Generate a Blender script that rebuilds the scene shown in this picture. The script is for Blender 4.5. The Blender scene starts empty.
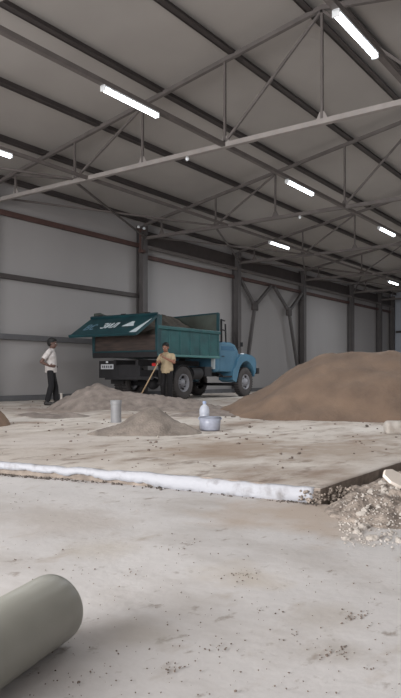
import bpy, bmesh, math, random
from mathutils import Vector, Matrix, noise, Euler
random.seed(7)
SC = bpy.context.scene
COL = SC.collection
PI = math.pi
# ------------------------------------------------------------------ camera frame (metres; X along the long wall, Y towards it)
F = 660.0; CH = 0.8; HY = 375.0
A = math.atan(470 / 660)
FW = Vector((math.cos(A), math.sin(A), 0)); RT = Vector((math.sin(A), -math.cos(A), 0))
def at(px, Z, z=0.0):
    """world point seen in column px at depth Z and height z"""
    p = FW * Z + RT * ((px - 200.5) / F * Z)
    return Vector((p.x, p.y, z))
def gp(px, py, z=0.0):
    """world point of pixel on the horizontal plane z"""
    return at(px, F * (CH - z) / (py - HY), z)
# ------------------------------------------------------------------ materials
def lin(c):
    return tuple(((v / 255) / 12.92 if v / 255 <= 0.04045 else ((v / 255 + .055) / 1.055) ** 2.4) for v in c) + (1,)
def mat(name, rgb, rough=.6, metal=0, var=.12, scale=6, rgb2=None, bump=0, bscale=40, detail=5, emit=0, trans=0, stretch=None, thr=None):
    m = bpy.data.materials.new(name); m.use_nodes = True
    nt = m.node_tree; N = nt.nodes; L = nt.links
    b = N['Principled BSDF']
    b.inputs['Roughness'].default_value = rough; b.inputs['Metallic'].default_value = metal
    tc = N.new('ShaderNodeTexCoord'); src = tc.outputs['Object']
    if stretch:
        mp = N.new('ShaderNodeMapping'); mp.inputs['Scale'].default_value = stretch
        L.new(src, mp.inputs[0]); src = mp.outputs[0]
    nz = N.new('ShaderNodeTexNoise'); nz.inputs['Scale'].default_value = scale; nz.inputs['Detail'].default_value = detail
    L.new(src, nz.inputs['Vector'])
    rp = N.new('ShaderNodeValToRGB'); L.new(nz.outputs['Fac'], rp.inputs[0])
    c = lin(rgb)
    c2 = lin(rgb2) if rgb2 else tuple(v * (1 - var) for v in c[:3]) + (1,)
    c1 = c if rgb2 else tuple(min(1, v * (1 + var)) for v in c[:3]) + (1,)
    t = thr or (.3, .7)
    rp.color_ramp.elements[0].position = t[0]; rp.color_ramp.elements[1].position = t[1]
    rp.color_ramp.elements[0].color = c2; rp.color_ramp.elements[1].color = c1
    L.new(rp.outputs[0], b.inputs['Base Color'])
    if bump:
        n2 = N.new('ShaderNodeTexNoise'); n2.inputs['Scale'].default_value = bscale; n2.inputs['Detail'].default_value = 6
        L.new(src, n2.inputs['Vector'])
        bp = N.new('ShaderNodeBump'); bp.inputs['Strength'].default_value = bump; bp.inputs['Distance'].default_value = .02
        L.new(n2.outputs['Fac'], bp.inputs['Height']); L.new(bp.outputs[0], b.inputs['Normal'])
    if emit:
        b.inputs['Emission Color'].default_value = c; b.inputs['Emission Strength'].default_value = emit
    if trans:
        b.inputs['Transmission Weight'].default_value = trans
    return m
def ground_mat(name, layers, base, bump=.35, spots=()):
    """layers: list of (rgb, scale, lo, hi, stretch, strength)"""
    m = bpy.data.materials.new(name); m.use_nodes = True
    nt = m.node_tree; N = nt.nodes; L = nt.links; b = N['Principled BSDF']; b.inputs['Roughness'].default_value = .9
    tc = N.new('ShaderNodeTexCoord')
    col = None
    prev = lin(base)
    for i, (rgb, sc, lo, hi, st, k) in enumerate(layers):
        mp = N.new('ShaderNodeMapping'); mp.inputs['Scale'].default_value = st; mp.inputs['Location'].default_value = (i * 3.7, i * 1.9, 0)
        mp.inputs['Rotation'].default_value = (0, 0, .25 * i)
        L.new(tc.outputs['Object'], mp.inputs[0])
        nz = N.new('ShaderNodeTexNoise'); nz.inputs['Scale'].default_value = sc; nz.inputs['Detail'].default_value = 7; nz.inputs['Roughness'].default_value = .62
        L.new(mp.outputs[0], nz.inputs['Vector'])
        mr = N.new('ShaderNodeMapRange'); mr.inputs[1].default_value = lo; mr.inputs[2].default_value = hi; mr.inputs[4].default_value = k
        L.new(nz.outputs['Fac'], mr.inputs[0])
        mx = N.new('ShaderNodeMix'); mx.data_type = 'RGBA'
        L.new(mr.outputs[0], mx.inputs[0])
        if col is None: mx.inputs[6].default_value = prev
        else: L.new(col, mx.inputs[6])
        mx.inputs[7].default_value = lin(rgb)
        col = mx.outputs[2]
    for (x, y, rx, ry, rgb, k) in spots:
        mp = N.new('ShaderNodeMapping'); mp.vector_type = 'POINT'
        mp.inputs['Scale'].default_value = (1 / rx, 1 / ry, 0); mp.inputs['Location'].default_value = (-x / rx, -y / ry, 0)
        L.new(tc.outputs['Object'], mp.inputs[0])
        ln = N.new('ShaderNodeVectorMath'); ln.operation = 'LENGTH'; L.new(mp.outputs[0], ln.inputs[0])
        nz = N.new('ShaderNodeTexNoise'); nz.inputs['Scale'].default_value = 3.5; nz.inputs['Detail'].default_value = 7; L.new(tc.outputs['Object'], nz.inputs['Vector'])
        ad = N.new('ShaderNodeMath'); ad.operation = 'MULTIPLY_ADD'; L.new(nz.outputs['Fac'], ad.inputs[0]); ad.inputs[1].default_value = 1.6; L.new(ln.outputs['Value'], ad.inputs[2])
        mr = N.new('ShaderNodeMapRange'); mr.inputs[1].default_value = 1.75; mr.inputs[2].default_value = 1.1; mr.inputs[3].default_value = 0; mr.inputs[4].default_value = k
        L.new(ad.outputs[0], mr.inputs[0])
        mx = N.new('ShaderNodeMix'); mx.data_type = 'RGBA'; L.new(mr.outputs[0], mx.inputs[0]); L.new(col, mx.inputs[6]); mx.inputs[7].default_value = lin(rgb); col = mx.outputs[2]
    L.new(col, b.inputs['Base Color'])
    n2 = N.new('ShaderNodeTexNoise'); n2.inputs['Scale'].default_value = 22; n2.inputs['Detail'].default_value = 8
    L.new(tc.outputs['Object'], n2.inputs['Vector'])
    bp = N.new('ShaderNodeBump'); bp.inputs['Strength'].default_value = bump; bp.inputs['Distance'].default_value = .02
    L.new(n2.outputs['Fac'], bp.inputs['Height']); L.new(bp.outputs[0], b.inputs['Normal'])
    return m
M = dict(
    roof=mat('roof_sheet', (162, 157, 153), .7, var=.05, scale=.6),
    wall=mat('wall_panel', (152, 149, 149), .6, var=.05, scale=.5, stretch=(1, 1, .2)),
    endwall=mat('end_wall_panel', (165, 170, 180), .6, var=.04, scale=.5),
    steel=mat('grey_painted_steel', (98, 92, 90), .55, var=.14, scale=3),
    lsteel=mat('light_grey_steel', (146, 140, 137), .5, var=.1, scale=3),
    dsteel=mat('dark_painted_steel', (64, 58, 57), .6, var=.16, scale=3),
    csteel=mat('column_steel', (84, 80, 80), .6, var=.15, scale=2),
    rust=mat('red_oxide_steel', (80, 58, 54), .65, var=.2, scale=4),
    plinth=mat('plinth_concrete', (92, 92, 95), .85, var=.12, scale=4),
    lamp=mat('lamp_tube', (240, 248, 255), .4, var=0, emit=9),
    lampbody=mat('lamp_housing', (205, 208, 210), .4),
    sand=mat('brown_sand', (124, 103, 87), .95, rgb2=(97, 81, 70), scale=1.6, bump=.8, bscale=14, detail=9),
    beige=mat('beige_soil', (144, 133, 126), .95, rgb2=(108, 98, 92), scale=5, bump=.7, bscale=26, detail=9),
    beigef=mat('sandy_screed', (150, 139, 130), .95, rgb2=(108, 99, 92), scale=4, bump=.7, bscale=34, detail=9),
    darksoil=mat('dark_soil', (104, 96, 90), .95, rgb2=(70, 64, 60), scale=6, bump=.8, bscale=20),
    rubble=mat('rubble', (168, 156, 146), .95, rgb2=(92, 82, 75), scale=9, bump=.9, bscale=30, detail=9),
    chunk=mat('broken_concrete', (190, 184, 178), .9, rgb2=(150, 142, 134), scale=9, bump=.5, bscale=30),
    clod=mat('dark_clod', (112, 100, 92), .95, var=.3, scale=12, bump=.5),
    white=mat('white_foam_edge', (166, 167, 173), .85, rgb2=(112, 108, 106), scale=9, bump=.6, bscale=16, thr=(.2, .45)),
    pvc=mat('grey_green_pipe', (150, 149, 142), .38, rgb2=(134, 134, 126), scale=2.5, detail=3),
    greypipe=mat('grey_pipe', (138, 138, 141), .5),
    teal=mat('teal_paint', (38, 92, 94), .5, rgb2=(28, 70, 74), scale=3),
    dteal=mat('dark_teal_paint', (26, 72, 78), .5, rgb2=(20, 48, 56), scale=2.4),
    bpaint=mat('faded_teal_wall', (76, 84, 78), .7, rgb2=(60, 62, 56), scale=2),
    blue=mat('sky_blue_paint', (80, 122, 146), .35, rgb2=(66, 106, 130), scale=2),
    wood=mat('dark_planks', (84, 70, 64), .8, rgb2=(50, 44, 43), scale=2.2, stretch=(1, 1, 14)),
    black=mat('black_rubber', (42, 40, 41), .8, var=.2),
    chassis=mat('chassis_black', (38, 37, 40), .7, var=.25),
    tyre=mat('dusty_tyre', (66, 62, 62), .85, var=.2, scale=8),
    rim=mat('grey_rim', (138, 138, 144), .5, var=.1),
    plate=mat('plate_white', (200, 202, 208), .5, var=.02),
    signwhite=mat('sign_white', (205, 215, 220), .6, var=.05),
    signfaded=mat('sign_faded_blue', (100, 132, 150), .7, var=.1),
    glass=mat('dusty_glass', (70, 108, 136), .15, var=.05),
    red=mat('red_lens', (190, 40, 40), .3),
    chrome=mat('bright_lens', (235, 240, 245), .15, var=0),
    skin=mat('brown_skin', (140, 98, 80), .55, var=.06),
    dskin=mat('dark_brown_skin', (92, 68, 60), .55, var=.06),
    hair=mat('black_hair', (12, 11, 11), .7, var=.3, scale=60),
    eye=mat('eye_white', (220, 215, 210), .3, var=0),
    lip=mat('lips', (120, 66, 60), .5, var=0),
    shirtw=mat('white_shirt', (188, 182, 180), .85, var=.07, scale=14),
    shirtc=mat('cream_shirt', (172, 154, 126), .85, var=.08, scale=14),
    pantsb=mat('black_trousers', (19, 18, 22), .9, var=.15, scale=10),
    pants2=mat('dark_trousers', (18, 15, 18), .9, var=.15, scale=10),
    shoe=mat('dark_shoe', (30, 27, 27), .6),
    handle=mat('pale_wood_handle', (166, 142, 112), .7, var=.1),
    blade=mat('shovel_steel', (90, 88, 86), .5, .5),
    tub=mat('milky_plastic', (172, 176, 190), .3, rgb2=(146, 150, 166), scale=14),
    bottle=mat('clear_plastic', (205, 210, 222), .12, var=.05, scale=12, trans=.3),
    cap=mat('bottle_cap', (150, 165, 195), .4),
)
M['slab'] = ground_mat('dusty_slab', [
    ((204, 197, 190), .45, .35, .62, (1, 1, 1), 1.0),
    ((138, 117, 100), .9, .48, .68, (.7, 1.3, 1), .85),
    ((114, 95, 81), 2.8, .54, .66, (.7, 1.4, 1), .75),
    ((214, 208, 200), 1.3, .60, .74, (.6, 1.2, 1), .6),
    ((90, 76, 68), 7.0, .66, .74, (.7, 1.2, 1), .7)], (186, 176, 167), .25,
    [(*gp(230, 448)[:2], 1.6, 1.0, (150, 130, 112), .75), (*gp(350, 450)[:2], 1.5, .8, (156, 138, 122), .7), (*gp(60, 411)[:2], 2.2, 2.6, (126, 110, 100), .8),
     (*gp(215, 412)[:2], 2.4, 1.6, (122, 106, 94), .85), (*gp(40, 440)[:2], 1.4, 1.2, (202, 194, 188), .6), (*gp(225, 404)[:2], 3.5, 2.0, (150, 140, 132), .6)])
M['floor'] = ground_mat('pale_screed', [
    ((200, 197, 196), .9, .36, .62, (1, 1, 1), 1.0),
    ((160, 153, 147), 1.3, .48, .72, (1, .6, 1), .8),
    ((158, 146, 134), 3.2, .60, .72, (.7, 1.3, 1), .55),
    ((128, 116, 106), 9., .60, .70, (.8, 1.1, 1), .7),
    ((96, 86, 80), 30., .70, .76, (1, 1, 1), .7)], (188, 185, 184), .12,
    [(*gp(300, 514, -.11)[:2], .75, .75, (172, 156, 142), .8), (*gp(240, 575, -.11)[:2], .25, .25, (176, 164, 148), .6), (*gp(140, 635, -.11)[:2], .22, .22, (166, 159, 150), .5),
     (*gp(330, 618, -.11)[:2], .2, .2, (168, 160, 151), .5), (*gp(60, 520, -.11)[:2], .5, .7, (172, 164, 158), .6), (*gp(345, 655, -.11)[:2], .14, .14, (160, 153, 145), .5), (*gp(100, 548, -.11)[:2], .3, .3, (176, 168, 158), .5)])
# ------------------------------------------------------------------ mesh helpers
class MB:
    def __init__(s): s.bm = bmesh.new()
    def box(s, c, size, rot=None):
        m = Matrix.Translation(c)
        if rot is not None: m = m @ (rot.to_4x4() if not isinstance(rot, (int, float)) else Matrix.Rotation(rot, 4, 'Z'))
        m = m @ Matrix.Diagonal((*size, 1))
        bmesh.ops.create_cube(s.bm, size=1, matrix=m); return s
    def bar(s, p0, p1, w, h, up=(0, 0, 1)):
        p0 = Vector(p0); p1 = Vector(p1); d = p1 - p0; L = d.length; x = d.normalized()
        u = Vector(up)
        if abs(x.dot(u)) > .98: u = Vector((1, 0, 0))
        y = u.cross(x).normalized(); z = x.cross(y)
        r = Matrix((x, y, z)).transposed().to_4x4()
        bmesh.ops.create_cube(s.bm, size=1, matrix=Matrix.Translation((p0 + p1) / 2) @ r @ Matrix.Diagonal((L, w, h, 1))); return s
    def cyl(s, p0, p1, r0, r1=None, seg=20, caps=True):
        p0 = Vector(p0); p1 = Vector(p1); d = p1 - p0
        q = d.to_track_quat('Z', 'Y').to_matrix().to_4x4()
        bmesh.ops.create_cone(s.bm, cap_ends=caps, segments=seg, radius1=r0, radius2=r0 if r1 is None else r1, depth=d.length,
                              matrix=Matrix.Translation((p0 + p1) / 2) @ q); return s
    def ball(s, c, r, seg=16, rot=None):
        if isinstance(r, (int, float)): r = (r, r, r)
        m = Matrix.Translation(c)
        if rot is not None: m = m @ rot.to_4x4()
        bmesh.ops.create_uvsphere(s.bm, u_segments=seg, v_segments=max(6, seg * 2 // 3), radius=1, matrix=m @ Matrix.Diagonal((*r, 1))); return s
    def cap(s, p0, p1, r0, r1, seg=14):
        s.cyl(p0, p1, r0, r1, seg); s.ball(p0, r0, seg); s.ball(p1, r1, seg); return s
    def lathe(s, prof, c, axis, seg=40):
        """prof: list of (radius, distance along axis)"""
        ax = Vector(axis).normalized(); u = ax.orthogonal().normalized(); v = ax.cross(u); c = Vector(c)
        rings = []
        for r, t in prof:
            rings.append([s.bm.verts.new(c + ax * t + (u * math.cos(2 * PI * k / seg) + v * math.sin(2 * PI * k / seg)) * max(r, 1e-4)) for k in range(seg)])
        for a, b in zip(rings, rings[1:]):
            for k in range(seg):
                s.bm.faces.new((a[k], a[(k + 1) % seg], b[(k + 1) % seg], b[k]))
        return s
    def prism(s, pts, y0, y1, axis='y'):
        """polygon in local x,z extruded along y"""
        f = (lambda p, y: Vector((p[0], y, p[1]))) if axis == 'y' else (lambda p, y: Vector((y, p[0], p[1])))
        a = [s.bm.verts.new(f(p, y0)) for p in pts]; b = [s.bm.verts.new(f(p, y1)) for p in pts]
        n = len(pts)
        s.bm.faces.new(a); s.bm.faces.new(b[::-1])
        for i in range(n): s.bm.faces.new((a[i], b[i], b[(i + 1) % n], a[(i + 1) % n]))
        return s
    def build(s, name, m, parent=None, smooth=False, bevel=0, world=False, segs=2, rec=True):
        if rec: bmesh.ops.recalc_face_normals(s.bm, faces=s.bm.faces)
        if world and parent is not None:
            bmesh.ops.translate(s.bm, verts=s.bm.verts, vec=-parent.location)
        me = bpy.data.meshes.new(name); s.bm.to_mesh(me); s.bm.free()
        o = bpy.data.objects.new(name, me); COL.objects.link(o)
        me.materials.append(m if not isinstance(m, str) else M[m])
        if parent is not None: o.parent = parent
        if smooth:
            for p in me.polygons: p.use_smooth = True
        if bevel:
            bv = o.modifiers.new('bevel', 'BEVEL'); bv.width = bevel; bv.segments = segs; bv.limit_method = 'ANGLE'; bv.angle_limit = .6
            if smooth is False:
                for p in me.polygons: p.use_smooth = True
                wn = o.modifiers.new('wn', 'WEIGHTED_NORMAL')
        return o
def tag(o, label=None, cat=None, group=None, kind=None):
    if label: o['label'] = label
    if cat: o['category'] = cat
    if group: o['group'] = group
    if kind: o['kind'] = kind
    return o
def root(name, loc, label, cat, group=None, rz=0):
    o = bpy.data.objects.new(name, None); COL.objects.link(o); o.location = loc; o.rotation_euler = (0, 0, rz)
    return tag(o, label, cat, group)
def center(o):
    """move a mesh object's origin to its base centre"""
    me = o.data; c = Vector((0, 0, 0))
    xs = [v.co.x for v in me.vertices]; ys = [v.co.y for v in me.vertices]; zs = [v.co.z for v in me.vertices]
    c = Vector(((min(xs) + max(xs)) / 2, (min(ys) + max(ys)) / 2, min(zs)))
    me.transform(Matrix.Translation(-c)); o.location = c
    return o
def fbm(x, y, s=1, o=4, seed=0): return noise.fractal(Vector((x * s, y * s, seed)), 1.0, 2.0, o)
# ------------------------------------------------------------------ hall dimensions
WY = 15.7; EY = -4.7; RY = 5.5; X0 = -7.3; X1 = 44.6
BAY = 6.36; CX = 18.14
CZ = 5.7
def chord_z(y): return 7.91 - .174 * abs(y - RY)
def roof_z(y): return chord_z(y) + .22
FLZ = -.11
def slab_x(y): return 4.31 + (y - 2.01) * (-.127) + .03 * math.sin(y * 2.3) + .02 * noise.noise(Vector((y * 3, 1, 0)))
SY = 2.01
# ------------------------------------------------------------------ floor
def steps(lo, hi, a, b, d0):
    """coordinates from lo to hi, fine (d0) inside a..b and growing outside"""
    out = [a]; x = a
    while x < b: x += d0; out.append(x)
    d = d0; x = out[-1]
    while x < hi: d *= 1.25; x = min(hi, x + d); out.append(x)
    d = d0; x = a; pre = []
    while x > lo: d *= 1.25; x = max(lo, x - d); pre.append(x)
    return pre[::-1] + out
def floor_h(x, y):
    z = FLZ + .006 * fbm(x, y, 1.1, 5)
    # excavated strip beside the slab
    if x > 4.30:
        t = (x - 4.30) / .3
        t = min(1, t)
        d = SY - y
        w = .36 + .08 * noise.noise(Vector((x * 1.5, 0, 3)))
        if -.5 < d < w: z -= .16 * t * min(1, (w - d) / .12)
    return z
def grid(name, xs, ys, fn, m, xf=None):
    bm = bmesh.new(); V = []
    for y in ys:
        V.append([bm.verts.new(((xf(y) + x) if xf else x, y, fn((xf(y) + x) if xf else x, y))) for x in xs])
    for j in range(len(ys) - 1):
        for i in range(len(xs) - 1):
            bm.faces.new((V[j][i], V[j][i + 1], V[j + 1][i + 1], V[j + 1][i]))
    return bm, V
bm, V = grid('floor', steps(X0, X1, 1.0, 6.5, .045), steps(EY, WY, .3, 4.5, .045), floor_h, 'floor')
mb = MB(); mb.bm.free(); mb.bm = bm
fl = mb.build('floor', 'floor', smooth=True, rec=False); tag(fl, 'pale dusty ground floor in the foreground', kind='structure')
def slab_h(x, y):
    z = .008 * fbm(x, y, .9, 5, 4)
    far = max(0, min(1, (x + y - 13) / 6))
    z += far * (.03 * fbm(x, y, .8, 5, 9) + .035)
    near = max(0, 1 - abs(x - slab_x(y)) / .2)
    return z - .004 * near
xs = [0]; d = .04
while xs[-1] < 45: xs.append(xs[-1] + d); d = min(.5, d * 1.012)
bm, V = grid('slab', xs, steps(SY, WY, SY, 9, .07), slab_h, 'slab', slab_x)
# front and right vertical faces
front = [V[j][0] for j in range(len(V))]
low = [bm.verts.new((v.co.x + .01 * noise.noise(Vector((0, v.co.y * 6, 2))), v.co.y, -.35)) for v in front]
for a in range(len(front) - 1): bm.faces.new((front[a], front[a + 1], low[a + 1], low[a]))
side = V[0]
low2 = [low[0]] + [bm.verts.new((v.co.x, v.co.y + .0, -.35)) for v in side[1:]]
for a in range(len(side) - 1): bm.faces.new((side[a + 1], side[a], low2[a], low2[a + 1]))
mb = MB(); mb.bm.free(); mb.bm = bm
sl = mb.build('floor', 'slab', smooth=False, rec=False); tag(sl, 'raised dusty concrete slab of the hall floor', kind='structure')
for p in sl.data.polygons: p.use_smooth = p.normal.z > .5
# rough dark raw side of the slab in the excavated strip
sl.data.materials.append(mat('raw_slab_side', (150, 138, 128), .95, rgb2=(112, 102, 94), scale=7, bump=.9, bscale=18))
for p in sl.data.polygons:
    if p.normal.z < .5: p.material_index = 1
# white foam edge along the front of the slab
mb = MB(); bm = mb.bm
n = 260; prev = None
for i in range(n + 1):
    y = 2.06 + (9.5 - 2.06) * i / n
    x = slab_x(y)
    k = noise.noise(Vector((y * 5, 4, 1))); k2 = noise.noise(Vector((y * 9, 7, 1)))
    top = .002 + .010 * k + .006 * k2
    bot = FLZ - .015 + .012 * k2 + max(0, min(1, (y - 3.0) / 1.0)) * (.062 + .03 * k) + .012 * noise.noise(Vector((y * 24, 2, 5)))
    if y < 2.3: bot += .10 * (2.3 - y)
    w = max(0, .006 + .02 * k)
    pts = [(x + w + .02, y, top - .012), (x + .01, y, top), (x - .018, y, top - .012), (x - .03 - .006 * k2, y, (top + bot) / 2), (x - .022, y, bot), (x + .03, y, bot)]
    ring = [bm.verts.new(p) for p in pts]
    if prev:
        for a in range(len(ring)): bm.faces.new((prev[a], prev[(a + 1) % 6], ring[(a + 1) % 6], ring[a]))
    else: bm.faces.new(ring)
    prev = ring
bm.faces.new(prev[::-1])
wh = mb.build('trim_1', 'white', smooth=True); tag(wh, 'white edging along the front of the raised slab', kind='structure')
# ------------------------------------------------------------------ shell
mb = MB()
mb.box(((X0 + X1) / 2, WY + .05, 3.2), (X1 - X0, .1, 6.9)); tag(mb.build('wall_back', 'wall'), 'long pale panel wall', kind='structure')
mb = MB()
mb.box(((X0 + X1) / 2, EY - .05, 3.2), (X1 - X0, .1, 6.9)); tag(mb.build('wall_right', 'wall'), 'long pale wall opposite', kind='structure')
def gable(name, x, m, hole=None):
    mb = MB()
    if hole is None:
        mb.prism([(EY, -.3), (WY, -.3), (WY, roof_z(WY) + .05), (RY, roof_z(RY) + .05), (EY, roof_z(EY) + .05)], x, x + .1, 'x')
    else:
        a, b, h = hole
        mb.prism([(EY, -.3), (a, -.3), (a, h), (b, h), (b, -.3), (WY, -.3), (WY, roof_z(WY) + .05), (RY, roof_z(RY) + .05), (EY, roof_z(EY) + .05)], x, x + .1, 'x')
    return tag(mb.build(name, m), 'pale gable wall', kind='structure')
gable('wall_far', X1, 'endwall'); gable('wall_near', X0 - .1, 'wall', (-3.2, 11.5, 5.2))
mb = MB()
mb.prism([(EY - .1, roof_z(EY - .1)), (RY, roof_z(RY)), (WY + .1, roof_z(WY + .1)), (WY + .1, roof_z(WY) + .1), (RY, roof_z(RY) + .12), (EY - .1, roof_z(EY) + .1)], X0 - .1, X1 + .1, 'x')
tag(mb.build('ceiling', 'roof'), 'pale grey roof sheeting', kind='structure')
mb = MB(); mb.box(((X0 + X1) / 2, WY - .05, .09), (X1 - X0, .1, .22)); tag(mb.build('baseboard_back', 'plinth'), 'dark concrete plinth at the wall foot', kind='structure')
mb = MB(); mb.box((X1 - .05, (EY + WY) / 2, .09), (.1, WY - EY - .3, .22)); tag(mb.build('baseboard_far', 'plinth'), 'dark plinth at the end wall', kind='structure')
# ------------------------------------------------------------------ columns
ordw = ['first', 'second', 'third', 'fourth', 'fifth', 'sixth', 'seventh', 'eighth', 'ninth', 'tenth']
def column(x, label):
    t = root('steel_column', (x, WY - .2, 0), label, 'column', 'steel columns along the long wall')
    zt = chord_z(WY - .2)
    for s in (-1, 1):
        MB().box((0, s * .15, zt / 2), (.26, .018, zt)).build('flange', 'csteel', t)
    MB().box((0, 0, zt / 2), (.014, .282, zt)).build('web', 'csteel', t)
    MB().box((0, 0, .03), (.36, .36, .06)).build('base_plate', 'csteel', t)
    MB().box((0, -.165, CZ), (.2, .012, .5)).build('gusset_plate', 'csteel', t)
    return t
cols = [(CX - 3 * BAY, 'steel wall column behind the camera position'),
        (CX - 2 * BAY, 'steel wall column left of the picture, by the nearest wall bay'),
        (CX - BAY - .35, 'steel wall column just left of the picture edge'),
        (CX, 'dark steel column rising from behind the raised tailgate of the dump truck'),
        (CX + BAY, 'dark steel column directly behind the blue cab, left of the forked bracing'),
        (CX + 2 * BAY, 'dark steel column on the right side of the forked bracing'),
        (CX + 3 * BAY, 'dark steel column above the top of the big brown sand pile'),
        (41.9, 'slim-looking dark column second from the far corner'),
        (44.35, 'last dark column, in the far corner at the end wall')]
for x, l in cols[1:]: column(x, l)
# ------------------------------------------------------------------ wall rails
def rail(name, p0, p1, w, h, m, label, cat='rail', group=None):
    o = MB().bar(p0, p1, w, h).build(name, m, bevel=.006); center(o); return tag(o, label, cat, group)
rail('wall_rail', (X0, WY - .14, 5.45), (CX - .14, WY - .14, 5.45), .1, .15, 'rust', 'dark reddish steel rail high on the left part of the long wall')
rail('wall_rail', (X0, WY - .09, 3.65), (CX - .14, WY - .09, 3.65), .1, .14, 'dsteel', 'dark steel rail halfway up the left part of the long wall')
rail('wall_rail', (X0, WY - .09, 1.91), (CX - .14, WY - .09, 1.91), .12, .16, 'plinth', 'grey steel rail at head height behind the standing man in white')
for i, (a, b) in enumerate([(CX, CX + BAY), (CX + BAY, CX + 2 * BAY), (CX + 2 * BAY, CX + 3 * BAY), (CX + 3 * BAY, X1 - .3)]):
    where = ['above the dump truck', 'above the forked bracing', 'above the left half of the big sand pile', 'in the farthest bay'][i]
    rail('eave_rail', (a + .14, WY - .12, 5.1), (b - .14, WY - .12, 5.1), .1, .14, 'rust', 'dark brown rail under the eaves ' + where, 'rail')
    rail('eave_beam', (a + .14, WY - .3, 5.42), (b - .14, WY - .3, 5.42), .07, .13, 'steel', 'grey eaves beam running along the wall ' + where, 'beam')
for z, w in ((3.74, 'upper'), (1.9, 'lower')):
    rail('end_wall_rail', (X1 - .1, EY + .1, z), (X1 - .1, WY - .4, z), .1, .14, 'dsteel', w + ' dark rail across the far end wall')
mb = MB(); mb.box(((CX + X1) / 2, WY - .06, 5.80), (X1 - CX - .1, .1, .5)); tag(mb.build('dark_wall_strip', 'dsteel'), 'dark strip added along the top of the long wall', kind='structure')  # dark panel added to darken the top strip of the wall
# ------------------------------------------------------------------ trusses
NY = [RY, 7.75, 10.05, 12.3, 14.6]     # node lines on the wall side, mirrored on the other
TX = [(CX + k * BAY) for k in (-2, -1, 0, 1, 2, 3)] + [41.9]
tl = ['roof truss nearest the camera, above the picture edge', 'nearest visible roof truss, crossing the whole top of the picture',
      'second roof truss, meeting the column behind the dump truck', 'third roof truss, meeting the column behind the blue cab',
      'fourth roof truss, meeting the column right of the forked bracing', 'fifth roof truss, above the crest of the sand pile',
      'farthest roof truss near the end wall']
for x, l in zip(TX, tl):
    t = root('roof_truss', (x, RY, CZ), l, 'truss', 'steel roof trusses')
    B = lambda p0, p1, w, h, n, m='steel': MB().bar(p0, p1, w, h).build(n, m, t, world=True)
    wy, ey = WY - .33, EY + .1
    B((x, wy, chord_z(wy)), (x, RY, chord_z(RY)), .09, .09, 'top_chord'); B((x, ey, chord_z(ey)), (x, RY, chord_z(RY)), .09, .09, 'top_chord')
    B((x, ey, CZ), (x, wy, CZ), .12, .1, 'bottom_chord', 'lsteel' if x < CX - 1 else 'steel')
    ys = sorted(set(NY + [2 * RY - y for y in NY]))
    for y in ys:
        if y < EY + .2: continue
        B((x, y, CZ + .04), (x, y, chord_z(y) - .03), .05, .05, 'post')
        # gusset
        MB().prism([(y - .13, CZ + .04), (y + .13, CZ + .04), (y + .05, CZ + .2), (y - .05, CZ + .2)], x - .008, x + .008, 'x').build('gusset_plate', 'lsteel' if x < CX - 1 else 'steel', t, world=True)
    for s in (1, -1):
        Y = lambda y: RY + s * (y - RY)
        for a, b in (((RY, 1), (7.75, 0)), ((10.05, 1), (12.3, 0)), ((14.6, 1), (12.3, 0))):
            ya, yb = Y(a[0]), Y(b[0])
            if min(ya, yb) < EY + .2: continue
            B((x, ya, chord_z(ya) - .05), (x, yb, CZ + .06), .05, .05, 'diagonal')
# ------------------------------------------------------------------ purlins
PY = [(5.22, 0), (5.80, 0), (7.6, 1), (9.54, 1), (11.5, 1), (13.45, 1), (15.3, 1)]
pw = {5.22: 'ridge purlin on the right side of the roof ridge', 5.80: 'ridge purlin on the left side of the roof ridge'}
allp = [(y, pw[y]) for y, _ in PY[:2]]
for i, (y, _) in enumerate(PY[2:]):
    allp.append((y, '%s dark roof purlin down from the ridge towards the long wall' % ordw[i]))
for i, y in enumerate((3.45, 1.5, -.45, -2.4, -4.3)):
    allp.append((y, '%s dark roof purlin down from the ridge on the far right slope' % ordw[i]))
for y, l in allp:
    t = root('roof_purlin', ((X0 + X1) / 2, y, chord_z(y)), l, 'purlin', 'roof purlins')
    z = chord_z(y) + .125; sg = 1 if y > RY else -1
    MB().box(((X0 + X1) / 2, y, z), (X1 - X0 - .1, .02, .17)).build('web', 'dsteel', t, world=True)
    MB().box(((X0 + X1) / 2, y + .04, z + .07), (X1 - X0 - .1, .08, .012)).build('flange', 'dsteel', t, world=True)
    MB().box(((X0 + X1) / 2, y - .05, z - .078), (X1 - X0 - .1, .16, .014)).build('flange', 'dsteel', t, world=True)
# ------------------------------------------------------------------ longitudinal ties carrying the lamps
for y, l in ((7.75, 'long grey tie beam carrying the middle row of lamps'), (11.8, 'long grey tie beam carrying the row of lamps nearest the wall'),
             (3.62, 'long grey tie beam carrying the lamp at the top right')):
    o = MB().box(((X0 + X1) / 2, y, CZ + .0), (X1 - X0 - .2, .10, .08)).build('tie_beam', 'steel'); center(o)
    tag(o, l, 'beam')
    if y == 11.8: o.data.transform(Matrix.Scale(.6, 4, (0, 1, 0)))
# horizontal corner braces from node to wall columns
bl = ['left of the picture', 'over the standing man in white', 'above the dump truck', 'above the forked bracing', 'beyond the forked bracing', 'farthest of all']
for k in range(-2, 3):
    xa = CX + k * BAY
    i = k + 2
    for (p, q, d) in (((xa, WY - .4, CZ + .06), (xa + BAY, 12.3, CZ + .06), 'slanting out to'), ((xa, 12.3, CZ - .0), (xa + BAY, WY - .4, CZ - .0), 'slanting back to')):
        o = MB().bar(p, q, .05, .05).build('corner_brace', 'steel'); center(o)
        tag(o, 'horizontal brace %s the wall, roof bay %s' % (d, bl[i]), 'brace')
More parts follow.
